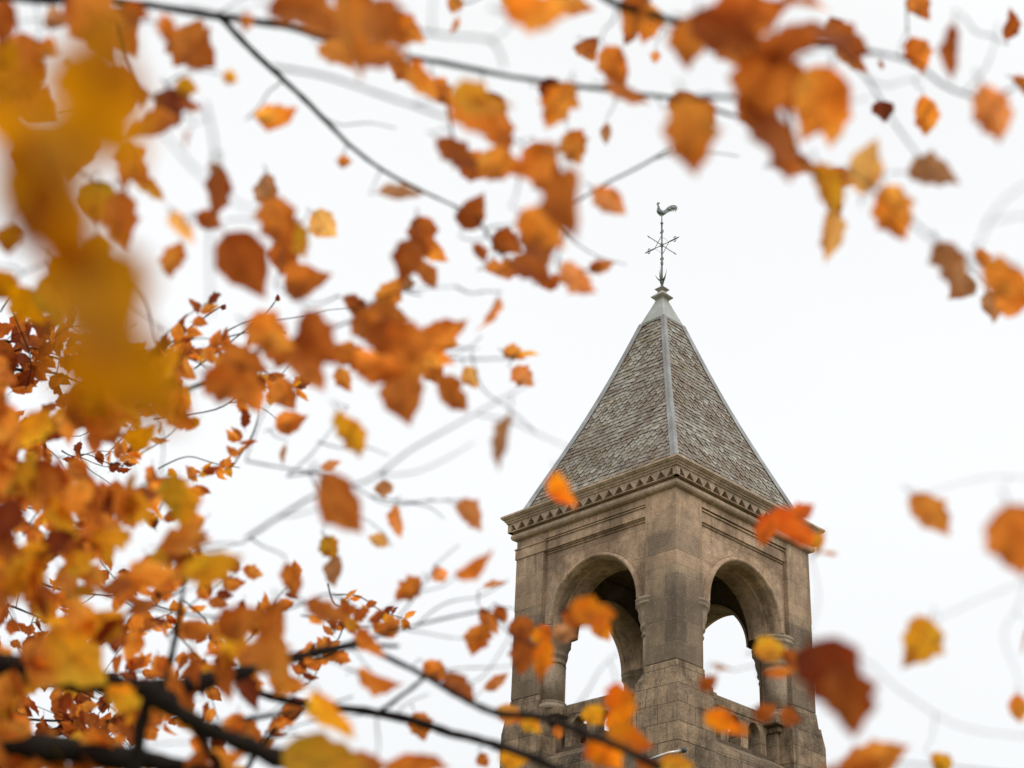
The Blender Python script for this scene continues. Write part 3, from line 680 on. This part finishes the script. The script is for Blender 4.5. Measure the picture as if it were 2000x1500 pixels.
# ---- overhanging tree: long drooping sprays along the top and the right
T2 = Tree((-3.4, 3.6, 0), "copper-leaved beech tree whose drooping sprays hang across the top and right above the tower", 2)
T2.world_limb([(-3.4,3.6,-.1),(-3.35,3.6,1.6),(-3.2,3.5,3.2),(-2.9,3.2,4.8),(-2.6,3.0,6.2)], [.26,.22,.19,.15,.10], "trunk")
T2.world_limb([(-3.2,3.5,3.2), P(-900,60,3.0), P(-300,-30,2.6), P(-20,-4,2.6)], [.07,.035,.014,.007], "bough")
T2.branch([(-30,-6),(180,-2),(290,10),(430,32),(560,52),(650,80),(760,105),(860,122),(1000,150),(1200,178),(1330,195),(1430,225),(1500,240)], 2.7, 16, 6)
T2.branch([(430,32),(470,75),(520,125),(580,180),(640,240),(690,290),(760,340),(850,385),(930,420)], [3.0,3.2,3.4,3.4,3.4,3.4,3.4,3.4,3.4], 14, 4)
T2.branch([(560,52),(600,-10)], 2.3, 10, 8, "twig")
T2.branch([(1120,-60),(1190,0),(1260,25),(1340,48),(1430,75),(1560,85),(1680,92)], 2.4, 17, 9)
T2.branch([(1420,60),(1490,110),(1530,200),(1560,300),(1600,350)], 2.0, 9, 6, "twig")
T2.branch([(1600,60),(1690,150),(1740,230),(1820,340)], 2.1, 5, 3, "twig")
T2.branch([(1690,100),(1780,120),(1850,170),(1930,190),(2020,150)], 2.1, 7, 4, "twig")
T2.branch([(1640,330),(1720,380),(1800,450),(1880,500),(1990,520)], 1.6, 6, 4, "twig")
T2.branch([(530,130),(640,150),(760,190),(860,225),(960,260)], 2.0, 6, 4, "twig")
T2.branch([(1310,290),(1250,325),(1190,355),(1140,385),(1080,430)], 3.4, 5, 4, "twig")
T2.branch([(870,185),(900,300),(1000,330),(1070,350),(1110,420),(1090,530),(1180,520)], 2.7, 5, 3, "twig")
T2.branch([(930,420),(960,470),(1000,520),(1060,545)], 2.9, 5, 3, "twig")
T2.branch([(1340,195),(1420,190),(1480,210)], 2.2, 9, 6, "twig")
T2.branch([(800,60),(880,70),(960,80),(985,130)], 1.8, 5, 4, "twig")
B_ = """540,220,84,44,350,o;674,315,28,27,0,o;598,25,150,95,20,b;560,18,60,40,60,o;650,62,120,65,20,b;690,75,165,62,80,o;655,112,85,50,40,o;762,48,125,90,60,b;795,62,85,60,30,o;752,122,110,62,10,b;825,160,95,38,65,o;700,15,90,60,20,b;786,140,60,40,50,b;886,10,40,30,100,o;888,50,34,12,110,o;940,200,115,56,20,y;925,232,130,60,50,b;868,182,66,40,60,b;978,262,95,50,80,b;962,215,80,50,70,d;890,308,100,52,45,r;935,325,75,50,10,b;978,322,90,60,0,o;1040,312,105,62,150,b;1050,18,130,55,5,o;1112,12,100,48,10,o;1010,12,70,42,30,o;1080,178,60,40,10,d;1088,205,92,52,120,o;1127,292,80,48,70,o;1185,262,42,18,90,k;1147,102,52,40,60,b;1203,130,85,52,60,b;1222,186,95,36,20,b;1240,25,100,50,115,b;1262,45,80,52,100,o;1280,112,24,20,90,s;1225,60,60,30,110,r;1345,268,155,100,82,o;1372,220,85,58,30,b;1352,80,115,70,100,o;1420,60,150,95,20,r;1460,30,135,80,10,r;1430,100,110,70,60,b;1340,200,70,46,350,r;1600,78,165,58,5,r;1540,92,150,55,350,r;1655,85,100,62,20,r;1668,112,80,42,40,b;1635,55,60,40,250,r;1480,20,120,60,0,b;1580,10,110,34,0,b;1490,165,150,110,100,b;1468,222,90,60,60,b;1500,262,165,85,75,r;1592,205,150,105,110,o;1622,230,115,62,90,o;1530,300,120,62,60,r;1560,335,95,40,10,b;1572,172,100,60,40,b;1530,170,120,70,80,r;1510,130,110,70,60,o;1695,322,108,56,280,p;1745,415,108,76,65,o;1828,345,108,62,8,k;1612,372,112,60,75,y;1618,465,98,50,85,p;1646,345,60,34,20,b;1635,395,60,24,80,d;1722,218,44,38,80,d;1805,225,72,44,80,o;1935,220,112,64,65,s;1930,215,60,40,60,r;1790,110,74,42,70,b;1860,100,112,24,95,r;1970,46,56,32,270,r;1797,14,60,44,60,b;1992,170,50,28,40,b;1720,128,22,12,90,r;1852,522,104,60,70,k;1872,560,62,50,130,k;1920,510,52,32,60,b;1965,545,112,80,20,o;1985,590,90,50,10,b;1935,602,62,34,80,k;1075,350,95,62,60,r;1050,308,60,50,80,v;1120,400,145,68,82,b;1060,450,112,78,40,o;1085,435,60,50,90,y;1040,528,92,50,30,r;1075,545,50,30,340,r;1132,542,86,44,40,s;1175,518,52,25,340,b;1190,395,80,44,40,s;990,475,62,46,30,r;985,527,72,36,0,b;925,412,80,52,300,r;785,378,86,30,0,k;936,495,42,26,60,r;905,430,40,24,50,d;1045,490,90,50,60,r"""
for r_ in B_.split(";"):
    q = r_.split(","); T2.leaf(*[float(z) for z in q[:5]], q[5], max(1.7, min(3.3, 225/float(q[2]))) * T2.rnd.uniform(.92, 1.1))
T2.finish(16)

# ---- right-hand hanging leaves
T4 = Tree((3.6, 3.2, 0), "beech tree out to the right with single large leaves dangling beside the tower", 4)
T4.world_limb([(3.6,3.2,-.1),(3.55,3.2,1.5),(3.3,3.1,2.8),(2.9,2.9,4.2)], [.20,.17,.13,.08], "trunk")
T4.world_limb([(3.3,3.1,2.8), P(3000,900,2.4), P(2400,1000,2.1), P(2030,1060,2.0)], [.06,.035,.014,.006], "bough")
T4.branch([(2030,1060),(1990,1180),(1960,1240),(1990,1330),(1995,1400)], 1.9, 1.8, 1.4, "twig")
T4.branch([(2040,940),(1950,930),(1850,950),(1812,965)], 2.0, 1.8, 1.4, "twig")
T4.branch([(2020,1130),(1940,1160),(1860,1195),(1826,1212)], 1.9, 1.8, 1.4, "twig")
T4.branch([(2030,1440),(1880,1420),(1760,1350),(1690,1290),(1600,1285),(1520,1290),(1430,1310)], [1.9,1.9,2.0,2.0,2.4,2.6,2.7], 2.2, 2)
T4.branch([(2030,1520),(1850,1500),(1700,1490),(1600,1500)], 1.9, 5, 3)
B_ = """1815,1010,104,62,55,o;1987,1060,150,120,75,b;1788,1257,108,78,125,y;1988,1385,56,36,90,o;1996,1250,60,14,110,s;1625,1325,150,115,60,d;1655,1370,140,90,80,r;1600,1300,90,60,30,d;1562,1290,62,32,20,r;1725,1478,112,58,335,o;1655,1490,140,60,350,r;1690,1496,100,50,350,b;1838,1492,60,40,40,v;1622,1080,30,10,0,k;1497,1035,68,36,100,n;1545,1022,85,48,40,n;1572,1045,72,36,30,n;1568,1000,52,30,330,n;1602,1060,50,22,300,y;1510,1272,78,40,0,y;1525,1310,64,26,0,b;1540,1280,30,24,40,r;1385,1332,44,30,320,r;1412,1415,80,44,30,f;1495,1390,50,32,330,r;1545,1400,50,30,20,r;1412,1305,40,12,20,k;1105,957,82,38,65,f;1450,1425,30,26,60,b"""
for r_ in B_.split(";"):
    q = r_.split(","); T4.leaf(*[float(z) for z in q[:5]], q[5], max(1.5, min(2.9, 215/float(q[2]))) * T4.rnd.uniform(.94, 1.08))
T4.finish(0, 1.9)

# ---- tree with the black boughs, lower left, reaching in front of the tower
T3 = Tree((-4.2, 5.2, 0), "dark-limbed beech tree filling the lower left with orange and yellow leaves", 3)
T3.world_limb([(-4.2,5.2,-.1),(-4.1,5.1,1.2),(-3.9,4.9,2.4),(-3.6,4.6,3.8),(-3.4,4.4,5.4)], [.32,.27,.23,.18,.12], "trunk")
T3.world_limb([(-4.0,5.0,1.8), P(-900,1160,4.2), P(-300,1230,2.8), P(-30,1288,2.7)], [.10,.065,.04,.025], "bough")
T3.world_limb([(-4.1,5.1,1.4), P(-900,1420,4.0), P(-300,1430,2.8), P(-30,1450,2.6)], [.09,.06,.04,.023], "bough")
T3.world_limb([(-3.9,4.9,2.4), P(-900,1020,4.6), P(-300,930,4.3), P(-20,890,4.2)], [.09,.05,.02,.011], "bough")
T3.branch([(-40,1285),(50,1308),(180,1332),(330,1340),(470,1315),(600,1278),(700,1262),(780,1262)], [2.7,2.7,2.7,2.7,2.8,3.0,3.1,3.1], 54, 5)
T3.branch([(-40,1450),(100,1462),(220,1478),(330,1495),(450,1530)], 2.6, 54, 36)
T3.branch([(270,1335),(340,1385),(400,1420),(470,1450),(560,1490),(620,1530)], 2.4, 36, 32)
T3.branch([(300,1340),(275,1420),(262,1520)], 2.4, 32, 28)
T3.branch([(330,1350),(380,1420),(430,1500)], 2.6, 18, 16)
T3.branch([(540,1420),(500,1470),(470,1530)], 3.4, 13, 11)
T3.branch([(500,1352),(590,1375),(690,1386),(790,1403),(880,1432),(960,1452),(1040,1480),(1120,1520)], [3.4,3.4,3.3,3.2,3.1,2.9,2.7,2.6], 15, 19)
T3.branch([(450,1410),(530,1398),(600,1388),(690,1360)], 3.4, 11, 3)
T3.branch([(690,1255),(760,1285),(830,1320),(900,1362),(970,1392),(1060,1402),(1130,1428),(1200,1455),(1290,1500)], [3.2,3.1,3.0,2.9,2.8,2.7,2.6,2.5,2.5], 10, 19)
T3.branch([(735,1395),(790,1355),(830,1322)], 3.1, 10, 8, "twig")
T3.branch([(-20,890),(60,862),(140,835),(220,812),(330,775),(430,735)], 4.2, 17, 9)
T3.branch([(430,735),(470,700),(560,670),(650,640),(760,600)], 3.2, 6, 4, "twig")
T3.branch([(480,1052),(560,1000),(630,962),(720,938),(800,880),(880,835),(960,790),(1045,742)], [2.5]*8, 7, 2)
T3.branch([(325,1335),(338,1270),(350,1200),(362,1130),(385,1050)], 3.2, 15, 4)
T3.branch([(250,1175),(340,1195),(440,1205),(560,1190),(640,1160),(700,1190)], 3.6, 6, 3, "twig")
T3.branch([(620,1270),(760,1235),(880,1205),(960,1190)], 3.4, 6, 4, "twig")
T3.branch([(680,600),(740,640),(800,680),(880,700),(1000,700)], 3.0, 5, 3, "twig")
T3.branch([(560,930),(640,925),(700,955),(760,985),(850,975)], 3.4, 4, 2, "twig")
T3.branch([(480,900),(560,915),(630,925)], 3.4, 4, 4, "twig")
T3.branch([(960,1195),(1000,1240),(1060,1260),(1150,1215)], 2.8, 4, 3, "twig")
B_ = """480,520,140,98,60,r;530,378,75,46,80,k;545,440,115,76,70,b;575,470,92,52,60,v;636,440,64,48,45,p;600,545,92,68,350,b;555,500,70,50,100,r;665,985,135,66,60,b;778,1020,66,28,85,s;915,1012,74,34,45,s;736,1056,44,28,200,p;750,955,36,30,90,k;556,888,40,14,100,k;645,1070,48,36,60,v;658,1118,62,36,85,k;570,1135,72,40,75,b;795,1150,64,44,140,b;860,1122,34,30,60,s;930,1105,88,32,330,b;968,1140,48,10,340,s;648,908,42,18,350,s;1005,692,46,28,20,o;1035,690,38,10,0,v;1022,738,54,38,40,s;992,865,112,30,95,k;955,620,78,17,115,s;920,738,48,36,60,p;885,770,86,46,50,b;790,780,112,72,75,b;685,845,98,50,62,v;570,823,66,46,340,b;530,655,105,70,30,o;562,692,95,62,20,b;630,662,125,78,60,r;600,700,80,60,80,b;700,600,66,34,30,r;762,572,72,48,300,o;760,612,85,50,20,b;725,640,90,60,60,b;762,665,95,70,30,r;805,665,105,78,10,b;870,640,92,38,340,b;862,668,66,40,10,o;850,695,82,40,20,o;745,705,110,62,20,b;800,720,90,60,60,o;850,730,60,40,50,b;825,462,80,56,80,r;800,512,90,48,100,r;850,490,66,36,30,o;828,540,72,36,60,b;792,555,40,22,0,k;690,700,80,50,40,b;610,720,100,60,60,b;560,770,74,50,60,b;672,742,52,34,60,o;480,705,95,60,20,b;450,752,110,72,20,b;490,770,90,60,70,b;660,1392,125,56,55,y;415,1102,115,66,345,v;150,1285,145,82,50,y;342,965,78,54,60,v;470,1212,95,70,330,b;545,1222,95,54,80,b;640,1200,95,36,30,b;530,1290,110,62,60,o;565,1332,80,46,20,o;725,1258,78,36,45,b;765,1225,48,30,320,b;742,1326,88,40,15,b;850,1310,54,42,40,b;900,1348,82,36,50,r;935,1250,72,44,110,b;955,1215,60,28,60,b;970,1330,58,22,325,s;820,1420,56,42,70,b;640,1485,180,75,10,v;700,1492,120,60,5,b;815,1492,120,55,5,b;980,1200,38,28,60,r;945,1485,32,26,60,b;680,1192,38,24,10,r;1160,1192,95,54,10,f;1125,1208,55,42,20,r;1178,1228,55,38,60,f;1103,1238,52,36,10,k;1020,1232,56,50,80,r;1016,1280,70,44,95,r;1060,1245,46,40,60,f;1062,1290,84,38,100,f;1212,1378,95,54,80,f;1160,1400,52,40,50,y;1232,1445,92,50,10,f;1182,1470,88,48,40,f;1322,1492,74,34,0,y;1268,1490,50,30,10,r;1000,1395,62,30,15,o;1038,1415,48,32,40,y;1012,1478,74,42,20,y;1195,1418,60,36,100,f;1090,1430,30,20,80,b"""
for r_ in B_.split(";"):
    q = r_.split(","); T3.leaf(*[float(z) for z in q[:5]], q[5], max(2.2, min(3.8, 240/float(q[2]))) * T3.rnd.uniform(.94, 1.1))
# dense lower-left crown
def inside(x, y):
    lim = 330 + .28*(y-640) if y < 1250 else 500
    return x < lim
gaps = [(110,700,95),(30,680,60),(190,730,50),(40,790,40),(170,1330,40),(90,1400,45),(200,1400,50),(130,690,55),(50,770,50),(480,830,60),(240,910,55),(420,1000,50),(300,1040,55),(120,880,40),(60,1030,45),(430,900,70),(330,870,50),(250,1080,45),(400,1160,55),(470,1130,50),(30,1230,55),(180,1270,35),(300,1230,50),(250,1310,40),(330,1450,60),(430,1370,45),(520,1400,50),(150,1350,30),(360,1260,40),(200,1170,25),(100,1150,25),(490,1480,40),(530,1120,70),(440,640,90),(360,640,60)]
n_ = 0; rr = random.Random(9)
while n_ < 400:
    x, y = rr.uniform(-30, 640), rr.uniform(640, 1520)
    if not inside(x, y) or (y < 700 and x > 220): continue
    if any(hypot(x-a_, y-b_) < c_*1.0 for a_, b_, c_ in gaps): continue
    n_ += 1; d_ = rr.choice((2.6, 3.2, 3.8, 4.5, 5.5)); ln = rr.uniform(.058, .084)*F_PX/d_
    k_ = rr.choices("obrdyvg", (28, 24, 19, 7, 13, 6, 3))[0]
    (T3.leaf if n_ < 8 else T3.stuff)(x, y, ln, ln*rr.uniform(.32, .66), rr.gauss(60, 50), k_, d_)
rs = random.Random(33); cl = [(rs.uniform(-20, 430), rs.uniform(780, 1500)) for _ in range(24)] + [(rs.uniform(300, 640), rs.uniform(640, 860)) for _ in range(7)] + [(rs.uniform(420, 760), rs.uniform(1180, 1450)) for _ in range(7)]
for cx0, cy0 in cl:
    dc = rs.choice((5.0, 6.0, 7.0, 8.5)); an = rs.gauss(-10, 35); L0 = rs.uniform(90, 170)
    p0 = (cx0-L0*.6*cos(radians(an)), cy0-L0*.6*sin(radians(an))); p1 = (cx0+L0*.6*cos(radians(an)), cy0+L0*.6*sin(radians(an)))
    T3.shoot(p0[0], p0[1], dc, p1[0], p1[1], dc, 3.2, False)
    for i in range(13):
        t_ = rs.uniform(0, 1.05); bx, by = p0[0]*(1-t_)+p1[0]*t_, p0[1]*(1-t_)+p1[1]*t_; sd_ = rs.choice((-1, 1)); aa = an + sd_*rs.uniform(20, 75); ln = .066*F_PX/dc*rs.uniform(.8, 1.2)
        T3.stuff(bx+ln*.55*cos(radians(aa)), by+ln*.55*sin(radians(aa)), ln, ln*rs.uniform(.3, .64), aa, rs.choice("oobrrodby"), dc*rs.uniform(.97, 1.03))
T3.finish(48, 3.6, (250, 560, 1150, 1500))

# ---- farther tree: small rust leaves, almost in focus
T5 = Tree((-8.2, 15.5, 0), "more distant beech tree with small crisp rust-brown leaves at the left edge", 5)
T5.world_limb([(-8.2,15.5,-.2),(-8.1,15.4,2),(-7.9,15.2,4),(-7.6,15,6.5),(-7.4,14.8,9)], [.42,.36,.30,.22,.12], "trunk")
rf = random.Random(21)
def spray(x0, y0, x1, y1, nl, ln, cols, d, w=6, spread=38):
    pts = [(x0, y0)]; 
    for i in (1, 2, 3): pts.append((x0+(x1-x0)*i/4+rf.uniform(-12, 12), y0+(y1-y0)*i/4+rf.uniform(-14, 14)))
    pts.append((x1, y1)); T5.branch(pts, d, w, 1.6, "twig")
    for i in range(nl):
        t_ = rf.uniform(.1, 1.02); j = min(3, int(t_*4)); u_ = t_*4-j
        bx = pts[j][0]*(1-u_)+pts[j+1][0]*u_; by = pts[j][1]*(1-u_)+pts[j+1][1]*u_
        ex, ey = bx+rf.gauss(0, spread), by+rf.gauss(4, spread*.7)
        if i % 3 == 0: T5.branch([(bx, by), ((bx+ex)/2+rf.uniform(-5, 5), (by+ey)/2+rf.uniform(-5, 5)), (ex, ey)], d, 2.2, 1.2, "twig")
        l_ = ln*rf.uniform(.7, 1.3); T5.stuff(ex, ey, l_, l_*rf.uniform(.3, .66), rf.gauss(60, 60), rf.choice(cols), d*rf.uniform(.97, 1.03))
T5.world_limb([(-7.9,15.2,4.4), P(-400,1150,13.5), P(-40,1010,12)], [.12,.07,.03], "bough")
T5.world_limb([(-7.7,15,6.0), P(-400,700,13), P(-40,690,11.5)], [.10,.06,.03], "bough")
spray(-40, 700, 250, 760, 34, 40, "rdrb", 10.5, 9); spray(-40, 690, 190, 640, 26, 38, "rdr", 10.5, 7); spray(-30, 660, 160, 720, 26, 38, "rrdb", 10.5, 6)
spray(60, 690, 300, 790, 22, 36, "rdb", 10.5, 5); spray(-40, 860, 190, 800, 20, 24, "drd", 13, 7, 30); spray(-40, 830, 120, 850, 14, 22, "d", 13, 4, 24)
spray(120, 880, 240, 910, 7, 26, "d", 12, 3, 12); spray(-40, 1300, 200, 1240, 22, 34, "rdb", 11, 8); spray(-40, 1380, 230, 1420, 34, 38, "rdrb", 11, 8)
spray(120, 1360, 420, 1350, 24, 36, "rbd", 11, 6); spray(-20, 1180, 180, 1220, 16, 30, "rbd", 11.5, 5); spray(30, 1450, 260, 1390, 26, 36, "rd", 11, 6)
spray(60, 1130, 330, 1190, 14, 30, "rbo", 11, 4); spray(560, 650, 320, 690, 6, 26, "br", 8, 4, 20)
for pts in ([(320,680),(370,640),(430,600),(437,598)],[(380,720),(460,660),(520,610),(543,580)],[(0,610),(20,580),(44,562)],[(400,700),(440,650),(500,620)],[(640,1140),(655,1180),(700,1190)],[(20,600),(60,700),(50,760)],[(300,820),(420,800),(470,770)]):
    T5.branch(pts, 9, 3.2, 2.2, "twig")
T5.stuff(437, 599, 14, 9, 300, "d", 9); T5.stuff(543, 581, 14, 8, 270, "d", 9)
T5.finish(30, 2.4)
